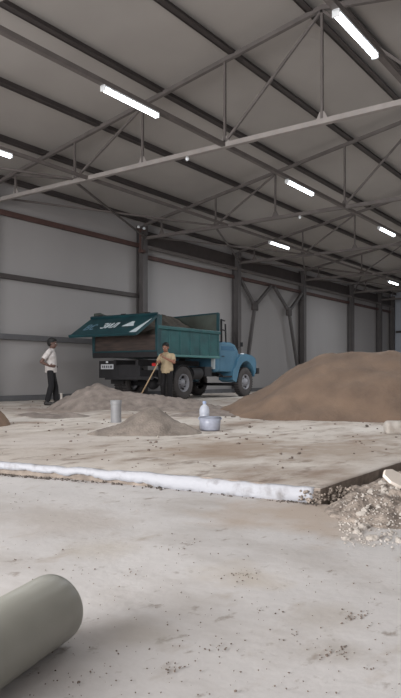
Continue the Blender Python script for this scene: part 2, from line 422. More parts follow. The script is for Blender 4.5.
# ------------------------------------------------------------------ forked portal bracing
yb = WY - .26
def brace(label, pts, nodes):
    t = root('portal_brace', (pts[0][0][0], yb, 0), label, 'bracing')
    for a, b in pts: MB().bar((a[0], yb, a[1]), (b[0], yb, b[1]), .12, .13).build('strut', 'csteel', t, world=True)
    for a in nodes: MB().box((a[0], yb, a[1]), (.42, .16, .42)).build('gusset_plate', 'dsteel', t, bevel=.04, world=True)
c1, c2 = CX + BAY + .14, CX + 2 * BAY - .14
brace('forked dark bracing strut just right of the blue cab', [((c1 + .1, 5.0), (25.95, 3.95)), ((25.95, 3.95), (27.45, 5.02)), ((25.95, 3.95), (c1 + .35, .1))], [(25.95, 3.95)])
brace('forked dark bracing strut behind the left shoulder of the sand pile', [((27.75, 5.02), (29.25, 3.95)), ((29.25, 3.95), (c2 - .05, 5.0)), ((29.25, 3.95), (c2 - .2, .1))], [(29.25, 3.95)])
# small lamps on a bracket at first column
t = root('lamp_bracket', (CX - .35, WY - .42, 5.2), 'small rusty bracket with two bright bulbs beside the column above the truck', 'bracket')
MB().bar((CX - .35, WY - .42, 5.15), (CX - .35, WY - .42, 5.95), .05, .05).bar((CX - .5, WY - .42, 5.95), (CX - .05, WY - .42, 5.95), .04, .04).bar((CX - .35, WY - .42, 5.2), (CX - .1, WY - .36, 5.2), .16, .1).build('bracket_arm', 'rust', t, world=True)
for dx in (-.45, -.15):
    MB().ball((CX + dx, WY - .42, 6.02), .055, 12).build('bulb', 'chrome', t, smooth=True, world=True)
for x, y, l in ((CX - BAY, 8.75, 'small white sensor under the nearest visible truss'), (CX, 9.2, 'small white sensor under the second truss')):
    t = root('sensor', (x, y, CZ - .1), l, 'sensor')
    MB().cyl((x, y, CZ - .05), (x, y, CZ - .09), .03, .045).build('base', 'lampbody', t, world=True)
    MB().ball((x, y, CZ - .1), .042, 12).build('dome', 'chrome', t, smooth=True, world=True)
# ------------------------------------------------------------------ lamps
LM = [(8.78, 7.75, 'lit tube lamp left of centre near the top, closest in the middle row'), (15.3, 7.75, 'lit tube lamp second in the middle row, right of centre'),
      (21.65, 7.75, 'lit tube lamp third in the middle row, at the right edge'), (8.68, 11.8, 'lit tube lamp cut by the left edge of the picture'),
      (21.6, 11.8, 'lit tube lamp above and right of the dump truck'), (33.9, 11.8, 'tiny far lit tube lamp low at the right edge'),
      (8.9, 3.62, 'big lit tube lamp at the top right of the picture')]
for i, x in enumerate((15.3, 21.65, 28.0, 34.3, 40.6)):  # unseen lamps added out of view to brighten the far walls
    LM.append((x, 3.62, '%s added unseen tube lamp beyond the right edge in the row past the ridge' % ordw[i]))
    LM.append((x, -.6, '%s added unseen tube lamp far out on the right roof slope' % ordw[i]))
for x, y, l in LM:
    t = root('ceiling_lamp', (x, y, CZ - .05), l, 'lamp', 'tube lamps under the roof')
    MB().box((x, y, CZ - .055), (1.46, .1, .035)).build('housing', 'lampbody', t, bevel=.01, world=True)
    mb = MB(); mb.cyl((x - .70, y, CZ - .1), (x + .70, y, CZ - .1), .045, seg=16)
    o = mb.build('diffuser', 'lamp', t, smooth=False, bevel=.02, world=True)
    for s in (-1, 1): MB().box((x + s * .715, y, CZ - .095), (.03, .11, .1)).build('end_cap', 'lampbody', t, bevel=.01, world=True)
    ld = bpy.data.lights.new('tube_light', 'AREA'); ld.shape = 'RECTANGLE'; ld.size = 1.4; ld.size_y = .12; ld.energy = 75 if y > 3 and x < 20 else 110; ld.color = (.93, .97, 1)
    lo = bpy.data.objects.new('tube_light', ld); COL.objects.link(lo); lo.location = (x, y, CZ - .17)
# ------------------------------------------------------------------ piles
def pile(name, segs, res, m, label, floor=-.03, amp=.05, seed=0, sc=2.2, top=.12, lumps=0):
    """segs: list of (ax, ay, bx, by, height_a, height_b, radius, power)"""
    x0 = min(min(s[0], s[2]) - s[6] for s in segs) - .3; x1 = max(max(s[0], s[2]) + s[6] for s in segs) + .3
    y0 = min(min(s[1], s[3]) - s[6] for s in segs) - .3; y1 = max(max(s[1], s[3]) + s[6] for s in segs) + .3
    nx = int((x1 - x0) / res); ny = int((y1 - y0) / res)
    bm = bmesh.new(); V = {}; H = {}
    for i in range(nx + 1):
        for j in range(ny + 1):
            x = x0 + i * res; y = y0 + j * res; h = -1
            w = .12 * fbm(x, y, 1.0, 3, seed)
            for ax, ay, bx, by, ha, hb, R, pw_ in segs:
                a = Vector((ax, ay)); b = Vector((bx, by)); p = Vector((x, y)); ab = b - a
                t = max(0, min(1, (p - a).dot(ab) / max(ab.length_squared, 1e-6)))
                d = (p - a - ab * t).length / R * (1 + w)
                hh = ha + (hb - ha) * t
                k = (1 - d)
                if k > 0:
                    s_ = math.sqrt(d * d + top * top) - top
                    v = hh * max(0, 1 - s_ / (1 - top * .6)) ** pw_
                else: v = (k) * .25
                h = max(h, v)
            z = h
            if h > -.05: z = h + amp * fbm(x, y, sc, 5, seed + 3) * min(1, (h + .05) * 6)
            if lumps: z += lumps * max(0, noise.noise(Vector((x * 7, y * 7, seed)))) * (1 if h > 0 else 0)
            H[i, j] = z
    for i in range(nx + 1):
        for j in range(ny + 1):
            if H[i, j] > floor - .03: V[i, j] = bm.verts.new((x0 + i * res, y0 + j * res, max(H[i, j], floor - .01)))
    for i in range(nx):
        for j in range(ny):
            q = [(i, j), (i + 1, j), (i + 1, j + 1), (i, j + 1)]
            if all(k in V for k in q): bm.faces.new([V[k] for k in q])
    # skirt: close the border down
    ed = [e for e in bm.edges if len(e.link_faces) == 1]
    r = bmesh.ops.extrude_edge_only(bm, edges=ed)
    for v in [g for g in r['geom'] if isinstance(g, bmesh.types.BMVert)]: v.co.z = floor - .04
    loose = [v for v in bm.verts if not v.link_faces]
    bmesh.ops.delete(bm, geom=loose, context='VERTS')
    mb = MB(); mb.bm.free(); mb.bm = bm
    o = mb.build(name, m, smooth=True, rec=True); center(o); return tag(o, label, 'pile')
Ap = at(333, 13.25); Bp = at(388, 12.95); Cp = at(450, 13.5)
pile('sand_pile', [(Ap.x, Ap.y, Bp.x, Bp.y, 1.24, 1.27, 2.15, 1.02), (Bp.x, Bp.y, Cp.x, Cp.y, 1.27, 1.0, 2.15, 1.02)], .06, 'sand', 'big brown sand pile on the right in front of the truck', amp=.05, seed=2, top=.16)
P = at(97, 15.2); Q = at(128, 15.0); R_ = at(190, 14.8); S_ = at(75, 15.3)
pile('soil_pile', [(P.x, P.y, P.x + .05, P.y, .60, .60, 1.15, .95), (P.x, P.y, Q.x, Q.y, .5, .42, .95, .9), (Q.x, Q.y, R_.x, R_.y, .40, .26, .9, .9), (S_.x, S_.y, P.x, P.y, .34, .5, .7, 1)],
     .045, 'beige', 'long grey-beige soil pile behind the truck tail, reaching to the man in cream', amp=.06, seed=11, sc=3, lumps=.03)
P = at(150, 9.25); Q = at(172, 9.1)
pile('screed_pile', [(P.x, P.y, P.x + .02, P.y, .34, .34, .62, 1), (P.x, P.y, Q.x, Q.y, .28, .17, .42, 1), (at(122, 9.1).x, at(122, 9.1).y, P.x, P.y, .12, .2, .5, 1)],
     .03, 'beigef', 'small pale conical pile of screed mix in the middle, left of the plastic tub', amp=.03, seed=5, sc=4, lumps=.02)
P = at(-20, 10.4)
pile('earth_pile', [(P.x, P.y, P.x, P.y + .05, 0.44, .44, .48, .8)], .04, 'sand', 'small brown earth heap cut by the left edge', amp=.04, seed=8, sc=4)
# low dirt ridges on the floor far away
P = at(20, 14.5); Q = at(60, 14.2)
pile('dirt_ridge', [(at(30, 12.5).x, at(30, 12.5).y, at(70, 12.3).x, at(70, 12.3).y, .08, .1, .5, 1)], .05, 'beige', 'low ridge of loose soil in front of the man in white', amp=.04, seed=15, sc=3)
pile('dirt_ridge', [(at(196, 12.6).x, at(196, 12.6).y, at(222, 12.9).x, at(222, 12.9).y, .12, .1, .55, 1)], .05, 'beige', 'low ridge of loose soil behind the plastic tub', amp=.04, seed=16, sc=3)
# ------------------------------------------------------------------ rubble on the right
P = gp(390, 514, FLZ); Q = gp(440, 498, FLZ)
P2 = gp(399, 487, FLZ)
pile('rubble_mound', [(P.x, P.y, Q.x, Q.y, .12, .16, .42, .9), (P.x + .5, P.y + .16, Q.x + 2.6, Q.y + .3, .12, .12, .36, .8)], .022, 'rubble',
     'mound of broken rubble beside the excavated strip on the right', floor=0, amp=.045, seed=21, sc=9, lumps=.06)
rm = bpy.data.objects['rubble_mound']; rm.location.z += FLZ + .0
def rock_bm(mb, c, r, seed, flat=.7, sub=1):
    v0 = len(mb.bm.verts)
    res = bmesh.ops.create_icosphere(mb.bm, subdivisions=sub, radius=1)
    rot = Euler((seed * 1.3, seed * 2.1, seed * .7)).to_matrix()
    for v in res['verts']:
        n_ = v.co.copy()
        k = 1 + .35 * noise.noise(n_ * 1.4 + Vector((seed * 3.1, 0, 0)))
        n_ = rot @ Vector((n_.x * k, n_.y * k * .8, n_.z * k * .65))
        v.co = Vector((n_.x * r, n_.y * r, n_.z * r * flat)) + Vector(c)
rk = random.Random(3)
def mound_z(x, y):
    me = rm.data; best = None
    lx, ly = x - rm.location.x, y - rm.location.y
    bz = FLZ
    bd = .0016
    for v in me.vertices:
        d = (v.co.x - lx) ** 2 + (v.co.y - ly) ** 2
        if d < bd: bd = d; bz = v.co.z + rm.location.z
    return max(bz, FLZ)
sizew = ['pale concrete chunk', 'small jagged lump', 'greyish broken lump', 'rounded pale lump']
for i in range(60):
    px = rk.uniform(345, 408); py = rk.uniform(482, 543)
    if py < 530 - (px - 345) * .9: py = min(540, py + 25)
    p = gp(px, py, FLZ); r = rk.uniform(.010, .036) * (1 if rk.random() < .5 else .6)
    z = mound_z(p.x, p.y)
    mb = MB(); rock_bm(mb, (p.x, p.y, z + r * .25), r, i + 1, .8, 2)
    o = mb.build('rubble_chunk', 'chunk'); center(o)
    tag(o, 'small pale broken concrete chunk lying on the rubble mound at the right edge', 'chunk', 'chunks on the rubble mound')
p = gp(397, 503, FLZ + .05)
mb = MB(); pts = [(-.12, -.01), (-.09, .05), (-.02, .085), (.06, .07), (.11, .02), (.09, -.05), (0, -.075), (-.08, -.06)]
mb.prism(pts, -.012, .012, 'y'); o = mb.build('plaster_slab', mat('pale_plaster', (226, 216, 206), .8, var=.05), bevel=.006)
o.location = (p.x, p.y, mound_z(p.x, p.y) + .07); o.rotation_euler = (math.radians(-52), math.radians(20), math.radians(-35))
tag(o, 'large pale flat plaster fragment leaning on the rubble mound', 'fragment')
# gravel in the rubble: nobody could count it
mb = MB()
for i in range(900):
    px = rk.uniform(338, 430); py = rk.gauss(515, 17)
    if not 470 < py < 548: continue
    if py < 500 - (px - 338) * .45 + 12: continue
    p = gp(px, py, FLZ); r = rk.uniform(.003, .010)
    rock_bm(mb, (p.x, p.y, mound_z(p.x, p.y) + r * .2), r, i * .37, .8, 1)
o = mb.build('gravel', 'chunk'); center(o); tag(o, 'loose pale gravel scattered over the rubble mound', 'gravel', kind='stuff')
# crumbs along the white edge and over the floor
mb = MB()
for i in range(420):
    y = rk.choice([rk.uniform(3.9, 5.3), rk.uniform(2.0, 2.3), rk.uniform(2.2, 5.3)]) if i % 3 else rk.uniform(4.2, 5.3)
    x = slab_x(y) - .03 - abs(rk.gauss(0, .035)); r = rk.uniform(.004, .014) * (1.5 if 3.2 < y < 4.7 and rk.random() < .4 else 1)
    rock_bm(mb, (x, y, FLZ + r * .3), r, i * .41, .8, 1)
o = mb.build('crumbled_debris', 'darksoil'); center(o); tag(o, 'dark crumbled debris lying at the foot of the white slab edging', 'debris', kind='stuff')
mb = MB(); mb2 = MB()
for i in range(520):
    px = rk.uniform(-5, 406); py = rk.uniform(478, 698)
    if py < 503 + (0 if px > 300 else -12): continue
    p = gp(px, py, FLZ); r = rk.uniform(.0015, .0045) * (1.4 if rk.random() < .1 else 1)
    rock_bm(mb, (p.x, p.y, FLZ + .004 + r * .2), r, i * .43, .7, 1)
for i in range(150):
    x = slab_x(SY) + rk.uniform(-.05, .32); y = SY - abs(rk.gauss(0, .05)) - .01; r = rk.uniform(.006, .018)
    if x < 4.36: y = SY + rk.uniform(-.05, .14); x = slab_x(y) - abs(rk.gauss(0, .025)) - .01
    rock_bm(mb2, (x, y, FLZ + rk.uniform(0, .09) * (1 if x < 4.6 else .3)), r, i * .61, .8, 1)
# a few clusters
for cx_, cy_, n_ in ((247, 576, 26), (357, 618, 24), (190, 545, 10), (215, 650, 14), (170, 668, 12), (305, 640, 8), (132, 572, 10), (20, 500, 16), (262, 612, 8), (330, 655, 26)):
    for i in range(n_):
        p = gp(cx_ + rk.gauss(0, 9), cy_ + rk.gauss(0, 3), FLZ); r = rk.uniform(.002, .006)
        rock_bm(mb, (p.x, p.y, FLZ + .004 + r * .2), r, i * .53, .7, 1)
o2 = mb2.build('corner_rubble', 'rubble'); center(o2); tag(o2, 'crumbled concrete at the broken corner of the raised slab', 'rubble', kind='stuff')
o = mb.build('crumbs', 'clod'); center(o); tag(o, 'tiny dark dirt crumbs scattered on the pale foreground floor', 'dirt', kind='stuff')
mb = MB()
for i in range(230):
    px = rk.uniform(0, 400); py = 375 + 10 ** rk.uniform(1.43, 1.97)
    if py > 474 or (px > 300 and py > 455): continue
    p = gp(px, py, 0); r = rk.uniform(.0012, .0026) * p.length * (1.6 if rk.random() < .12 else 1)
    if p.x < slab_x(p.y) + .05 or p.y < SY + .1: continue
    rock_bm(mb, (p.x, p.y, slab_h(p.x, p.y) + r * .2), r, i * .47, .7, 1)
o = mb.build('clods', 'clod'); center(o); tag(o, 'loose brown clods scattered over the raised slab', 'dirt', kind='stuff')
# rounded pale block on the right behind slab
p = gp(397, 434); mb = MB(); mb.box((p.x, p.y, .085), (.2, .34, .19), A)
o = mb.build('concrete_block', 'chunk', bevel=.06, segs=4); center(o); tag(o, 'pale rounded concrete block in front of the sand pile at the right edge', 'block')
# single stones
for px, py, r, l in ((367, 427, .035, 'dark stone lying in front of the sand pile'), (152, 424.5, .02, 'small stone lying on the front of the screed pile'), (158, 438, .022, 'pale pebble at the foot of the screed pile')):
    if px == 152: continue
    p = gp(px, py); mb = MB(); rock_bm(mb, (p.x, p.y, .015), r, px, .8, 2); o = mb.build('stone', 'darksoil' if px == 367 else 'chunk', smooth=True); center(o); tag(o, l, 'stone')
# ------------------------------------------------------------------ pipes
c = at(54, 2.24, FLZ + .115 + .006)
dr = (FW * math.cos(math.radians(19)) + RT * math.sin(math.radians(19)))
t = root('drain_pipe', (c.x, c.y, FLZ), 'thick grey-green plastic pipe lying in the left foreground', 'pipe')
R = .115
mb = MB(); mb.lathe([(R - .006, -1.9), (R, -1.895), (R, -.07), (R + .0008, -.066), (R + .0008, -.02), (R - .001, -.004), (R - .004, 0), (R - .010, 0), (R - .010, -1.9), (R - .006, -1.9)], c, dr, 96)
mb.build('pipe_wall', 'pvc', t, smooth=True, world=True)
p = gp(116, 423)
t = root('pipe_stub', (p.x, p.y, 0), 'short grey pipe standing upright in front of the soil pile', 'pipe')
mb = MB(); mb.lathe([(.088, -.05), (.088, .38), (.08, .38), (.08, -.05)], (p.x, p.y, 0), (0, 0, 1), 32)
mb.build('pipe_wall', 'greypipe', t, smooth=False, world=True)
mb = MB(); mb.lathe([(.088, .31), (.095, .315), (.095, .375), (.088, .38)], (p.x, p.y, 0), (0, 0, 1), 32)
mb.build('collar', 'greypipe', t, world=True)
p = at(61.5, 16.2, .03)
o = MB().box((p.x, p.y, .15), (.045, .045, .36), .3).box((p.x, p.y, .345), (.06, .06, .02), .3).build('wooden_stake', 'chunk', bevel=.004); center(o); tag(o, 'short pale stake beside the legs of the man in white', 'stake')
# ------------------------------------------------------------------ tub and bottle
p = gp(210, 430.5)
t = root('plastic_tub', (p.x, p.y, 0), 'low milky blue-grey plastic tub standing on the slab', 'tub', rz=A)
MB().lathe([(0, .008), (.138, .008), (.146, .02), (.149, .09), (.152, .10), (.152, .19), (.145, .19), (.138, .03), (0, .028)], (0, 0, 0), (0, 0, 1), 40).build('bowl', 'tub', t, smooth=True)
MB().lathe([(.152, .185), (.158, .186), (.159, .196), (.155, .2), (.146, .198), (.146, .188)], (0, 0, 0), (0, 0, 1), 40).build('rim', mat('tub_rim', (120, 124, 136), .4), t, smooth=True)
for s in (-1, 1): MB().box((0, s * .16, .175), (.08, .022, .03)).build('handle', 'tub', t, bevel=.005)
p = at(204.5, 9.75, 0)
t = root('water_bottle', (p.x, p.y, 0), 'clear plastic water bottle standing just behind the tub', 'bottle')
MB().lathe([(0, .0), (.068, .004), (.076, .02), (.076, .10), (.071, .11), (.076, .12), (.076, .2), (.071, .21), (.076, .22), (.076, .29), (.062, .33), (.032, .36), (.022, .37), (.022, .385), (0, .385)], (0, 0, 0), (0, 0, 1), 32).build('bottle_body', 'bottle', t, smooth=True)
MB().lathe([(.026, .375), (.028, .38), (.028, .408), (.02, .414), (0, .414)], (0, 0, 0), (0, 0, 1), 24).build('cap', 'cap', t, smooth=True)
mb = MB(); mb.lathe([(.079, .13), (.0795, .135), (.0795, .185), (.079, .19)], (0, 0, 0), (0, 0, 1), 32); mb.build('paper_label', 'signwhite', t, smooth=True)
# ------------------------------------------------------------------ dump truck (local: x forward from rear axle, y left, z up)
TZ = .05
T = root('dump_truck', (15.92, 13.15, TZ), 'old dump truck with sky-blue cab and teal tipping body, tailgate raised', 'truck', rz=math.radians(2.0))
ZB, ZT = 1.29, 2.16; BX0, BX1 = -1.38, 1.93; HW = 1.22
def wheel(x, y0, y1, out, r=.51, front=False):
    w = MB(); w_ = abs(y1 - y0); s = 1 if out > 0 else -1
    c = (x, (y0 + y1) / 2, r); h = w_ / 2
    prof = [(.27, -h * .8), (.31, -h), (r - .05, -h), (r - .012, -h * .72), (r, -h * .4), (r, h * .4), (r - .012, h * .72), (r - .05, h), (.31, h), (.27, h * .8)]
    tyre = w.lathe(prof, c, (0, s, 0), 48).build('wheel', 'tyre', T, smooth=True)
    # tread lugs
    lg = MB()
    for k in range(36):
        a = 2 * PI * k / 36
        lg.box((x + (r + .002) * math.cos(a), c[1], r + (r + .002) * math.sin(a)), (.02, w_ * .82, .04), Matrix.Rotation(-a, 3, 'Y'))
    lg.build('tread', 'black', tyre)
    if front: pr = [(.27, h * .78), (.262, h * .95), (.245, h * .9), (.235, h * .3), (.19, h * .15), (.15, h * .5), (.10, h * .8), (.10, h * 1.15), (0, h * 1.25)]
    else: pr = [(.275, h * .78), (.27, h * 1.02), (.25, h * .95), (.24, h * .2), (.2, -h * .1), (.15, -h * .15), (.12, h * .1), (.115, h * .7), (0, h * .8)]
    rim = MB().lathe(pr, c, (0, s, 0), 40).build('rim', 'rim', tyre, smooth=True)
    hn = MB()
    for k in range(6):
        a = 2 * PI * k / 6 + .3
        hn.cyl((x + .16 * math.cos(a), c[1] + s * h * .1, r + .16 * math.sin(a)), (x + .16 * math.cos(a), c[1] + s * h * .65, r + .16 * math.sin(a)), .018, seg=8)
    hn.build('wheel_nuts', 'black', tyre)
    ho = MB()
    for k in range(6):
        a = 2 * PI * k / 6
        yy = c[1] + s * h * (.34 if front else .02)
        ho.cyl((x + .212 * math.cos(a), yy - .02, r + .212 * math.sin(a)), (x + .212 * math.cos(a), yy + .012, r + .212 * math.sin(a)), .03, seg=12)
    ho.build('rim_holes', 'black', tyre)
for s in (-1, 1):
    wheel(0, s * 1.18, s * .94, s); wheel(0, s * .89, s * .67, s)
    wheel(3.95, s * 1.09, s * .85, s, front=True)
MB().cyl((0, -.9, .485), (0, .9, .485), .07).ball((0, 0, .485), (.2, .2, .19)).build('rear_axle', 'chassis', T, smooth=True)
MB().box((3.72, 0, .42), (.1, 1.7, .1)).build('front_axle', 'chassis', T, bevel=.02)
for s in (-1, 1):
    MB().box((1.75, s * .4, .80), (5.9, .07, .2)).build('frame_rail', 'chassis', T)
    MB().bar((-.6, s * .55, .72), (0, s * .55, .60), .07, .05).bar((0, s * .55, .60), (.7, s * .55, .72), .07, .05).build('leaf_spring', 'chassis', T)
    MB().bar((BX0 + .05, s * .42, 1.12), (BX1 - .05, s * .42, 1.12), .1, .16).build('subframe_rail', 'chassis', T)
for x in (-1.1, .9, 1.7): MB().box((x, 0, .82), (.08, .8, .16)).build('crossmember', 'chassis', T)
MB().cyl((1.15, 0, .75), (3.0, 0, .8), .04).build('drive_shaft', 'chassis', T)
# lower mass: tank, battery box, hydraulic cylinder, mudguards
MB().cyl((.75, -.85, .80), (1.3, -.85, .80), .19, seg=24).build('fuel_tank', 'chassis', T, bevel=.02)
MB().box((1.68, -.8, .86), (.42, .34, .32)).build('battery_box', 'chassis', T, bevel=.02)
MB().cyl((1.3, 0, .85), (1.6, 0, 1.28), .1).build('tipping_cylinder', 'chassis', T)
for s in (-1, 1):
    MB().box((-.62, s * .93, .78), (.02, .52, .62)).build('mud_flap', 'black', T)
    # curved mudguard over rear wheels
    mb = MB()
    pts = [(.56 * math.cos(a) , .485 + .56 * math.sin(a)) for a in [math.radians(d) for d in range(25, 156, 10)]]
    pts2 = [(.575 * math.cos(a), .485 + .575 * math.sin(a)) for a in [math.radians(d) for d in range(155, 24, -10)]]
    mb.prism(pts + pts2, s * .66, s * 1.16); mb.build('mudguard', 'chassis', T)
MB().box((-1.2, .0, .66), (.08, 1.8, .1)).build('rear_bumper_bar', 'chassis', T, bevel=.01)
MB().box((-1.18, .0, .88), (.1, .9, .36)).box((-1.22, .75, .92), (.06, .75, .52)).build('tail_panel', 'chassis', T, bevel=.01)
pl = MB().box((-1.265, .78, 1.0), (.012, .50, .15)).build('licence_plate', 'plate', T, bevel=.004)
pt = MB()
for k, dy in enumerate((-.17, -.1, -.02, .05, .13, .18)):
    pt.box((-1.273, .78 - dy, 1.0), (.004, .035, .07)); 
pt.build('plate_marks', 'black', pl)
MB().ball((-1.27, .78, 1.14), (.025, .05, .035), 12).build('plate_lamp', 'chrome', T, smooth=True)
for s in (-1,):
    MB().box((-1.24, s * 1.0, 1.05), (.05, .16, .09)).build('tail_light', 'red', T, bevel=.01)
# tipping body
MB().box(((BX0 + BX1) / 2, 0, ZB + .03), (BX1 - BX0, 2 * HW, .06)).build('body_floor', 'dteal', T)
for s in (-1, 1):
    side = MB().box(((BX0 + BX1) / 2, s * (HW - .02), (ZB + ZT) / 2), (BX1 - BX0, .04, ZT - ZB)).build('side_panel', 'teal', T)
    MB().box(((BX0 + BX1) / 2, s * (HW + .01), ZT - .04), (BX1 - BX0 + .04, .1, .1)).build('top_rail', 'teal', side, bevel=.012)
    MB().box(((BX0 + BX1) / 2, s * (HW + .005), ZB + .03), (BX1 - BX0, .08, .07)).build('bottom_rail', mat('light_teal_rail', (70, 118, 118), .5), side, bevel=.012)
    for k in range(7):
        x = BX0 + .04 + (BX1 - BX0 - .08) * k / 6
        MB().box((x, s * (HW + .006), (ZB + ZT) / 2), (.06, .03, ZT - ZB - .1)).build('rib', 'teal', side, bevel=.01)
# far-side raised board, headboard
hb = MB().prism([(-HW, ZB), (HW, ZB), (HW, 2.66), (-HW + .3, 2.76), (-HW + .06, 2.75), (-HW, 2.68)], BX1 - .05, BX1, 'x').build('headboard', 'bpaint', T, bevel=.01)
MB().bar((BX1 - .02, -HW, 2.76), (BX1 - .02, HW, 2.68), .08, .05).bar((BX1 - .02, -HW + .02, ZT), (BX1 - .02, -HW + .02, 2.76), .09, .07).build('headboard_rail', 'dteal', hb)
mb = MB(); xs_ = [BX0 + (BX1 - BX0) * k / 14 for k in range(15)]
mb.prism([(BX0, ZT)] + [(BX1, ZT)] + [(x, 2.62 + .04 * math.sin(k * 1.7)) for k, x in reversed(list(enumerate(xs_)))], HW - .05, HW - .01)
mb.build('raised_side_board', 'bpaint', T)
# rear boards and sill
rb = MB().box((BX0 + .03, 0, 1.66), (.05, 2 * HW - .06, .52)).build('rear_boards', 'wood', T)
MB().box((BX0, 0, ZB + .05), (.09, 2 * HW, .16)).build('rear_sill', 'chassis', T, bevel=.01)
MB().box((BX0 + .01, 0, 1.42 + .0), (.05, 2 * HW - .1, .08)).build('rear_sill_board', 'dteal', T)
for s in (-1, 1):
    MB().prism([(BX0 - .03, ZB), (BX0 + .12, ZB), (BX0 + .18, ZT + .30), (BX0 + .06, ZT + .33), (BX0 - .05, ZT + .30)], s * (HW - .06), s * (HW + .03)).build('corner_post', 'dteal', T, bevel=.01)
# raised tailgate hinged at top
hz = ZT + .31; ang = math.radians(31); LT = 1.18
hx = BX0 - .02
dv = Vector((-math.cos(ang), 0, -math.sin(ang))); nv = Vector((-math.sin(ang), 0, math.cos(ang)))
def tgp(u, v, w=0):   # u across (left +), v down the panel from the hinge, w outwards
    return Vector((hx, u, hz)) + dv * v + nv * w
rotT = Matrix((dv, Vector((0, 1, 0)), nv)).transposed()
if rotT.determinant() < 0: rotT = Matrix((dv, Vector((0, -1, 0)), nv)).transposed()
tg = MB().box(tgp(0, LT / 2), (LT, 2 * HW + .06, .04), rotT).build('tailgate', 'dteal', T, bevel=.008)
MB().box(tgp(0, .03, .02), (.08, 2 * HW + .1, .1), rotT).box(tgp(0, LT - .03, .0), (.06, 2 * HW + .08, .08), rotT).build('tailgate_rail', 'dteal', tg, bevel=.01)
for u in (-HW - .0, -.42, .42, HW + .0): MB().box(tgp(u, LT / 2, -.03), (LT - .1, .06, .05), rotT).build('rib', 'dteal', tg)
for u in (-.9, 0, .9): MB().cyl(tgp(u - .08, 0, .05), tgp(u + .08, 0, .05), .04, seg=12).build('hinge', 'chassis', tg)
# writing on the tailgate: made of strokes (u runs from the truck's left to its right as read from behind)
def stroke(mb, pts, w=.05):
    for a, b in zip(pts, pts[1:]):
        mb.bar(tgp(a[0], a[1], .024), tgp(b[0], b[1], .024), w, .006, up=nv)
def glyph(mb, ch, u0, v0, w, h):
    G = {'З': [[(0, .12), (.3, 0), (.8, .05), (.9, .25), (.45, .47), (.95, .68), (.85, .95), (.35, 1), (0, .86)]],
         'И': [[(0, 0), (0, 1), (.95, 0), (.95, 1)]],
         'Л': [[(0, 1), (.3, .85), (.5, 0), (.95, 0), (.95, 1)]],
         'В': [[(0, 0), (0, 1), (.7, 1), (.95, .75), (.6, .48), (0, .48)], [(.6, .48), (.85, .22), (.6, 0), (0, 0)]],
         'С': [[(.95, .15), (.6, 0), (.2, .1), (0, .5), (.2, .9), (.6, 1), (.95, .85)]]}
    for st in G[ch]: stroke(mb, [(u0 - x * w, v0 + y * h) for x, y in st], .042)
mb = MB()
for i, ch in enumerate('ЗИЛ'): glyph(mb, ch, .36 - i * .2, .46, .15, .30)
mb.build('lettering', 'signwhite', tg)
mb = MB()
for i, ch in enumerate('ВС'): glyph(mb, ch, .95 - i * .2, .5, .15, .32)
mb.build('faded_lettering', 'signfaded', tg)
def poly(pts, name, m):
    mb = MB(); a = [mb.bm.verts.new(tgp(u, v, .022)) for u, v in pts]; b = [mb.bm.verts.new(tgp(u, v, .028)) for u, v in pts]
    mb.bm.faces.new(a); mb.bm.faces.new(b[::-1])
    for i in range(len(a)): mb.bm.faces.new((a[i], b[i], b[(i + 1) % len(a)], a[(i + 1) % len(a)]))
    return mb.build(name, m, tg)
poly([(-.42, .70), (-.62, .42), (-.72, .42), (-.76, .54), (-.86, .70)], 'emblem', 'signwhite')
poly([(-.96, 1.15), (-1.21, 1.15), (-1.225, .28)], 'white_stripe', 'signwhite')
# frame behind the cab
g = MB()
for y in (-1.0, 1.0): g.bar((BX1 + .50, y, 1.85), (BX1 + .50, y, 2.62 if y < 0 else 2.4), .05, .05)
g.bar((BX1 + .88, -.95, 1.8), (BX1 + .84, -.95, 2.48), .04, .04).bar((BX1 + .5, -.98, 2.60), (BX1 + .78, -.96, 2.58), .04, .04).bar((BX1 + .5, -.98, 2.28), (BX1 + .86, -.96, 2.24), .04, .04)
g.build('guard_frame', 'chassis', T)
# cab
cab = MB().prism([(2.10, .84), (2.09, 1.62), (2.14, 1.80), (2.3, 1.89), (3.1, 1.88), (3.38, 1.81), (3.58, 1.62), (3.62, 1.5), (3.62, .84)], -1.0, 1.0).build('cab', 'blue', T, bevel=.11, segs=5)
for s in (-1, 1):
    dd = MB().box((2.80, s * 1.004, 1.2), (.95, .02, .66)).build('door', 'blue', cab, bevel=.02)
    MB().cyl((2.42, s * 1.03, 1.38), (2.56, s * 1.03, 1.38), .015, seg=8).build('door_handle', 'chassis', dd)
    MB().prism([(2.42, 1.58), (2.42, 1.72), (3.18, 1.73), (3.34, 1.58)], s * .985, s * 1.006).build('side_window', 'glass', cab, bevel=.01)
    mr = MB().bar((3.46, s * .98, 1.66), (3.56, s * 1.1, 1.75), .02, .02).box((3.57, s * 1.12, 1.81), (.03, .1, .15)).build('mirror', 'chassis', cab)
MB().box((3.50, 0, 1.71), (.02, 1.6, .18), Matrix.Rotation(math.radians(-35), 3, 'Y')).build('windscreen', 'glass', cab)
MB().box((2.075, -.9, 1.12), (.03, .14, .34)).build('rear_trim', 'signwhite', cab)
MB().box((2.75, -.93, .70), (.6, .24, .05)).bar((2.6, -.95, .70), (2.6, -.7, .86), .05, .05).build('step', 'chassis', T)
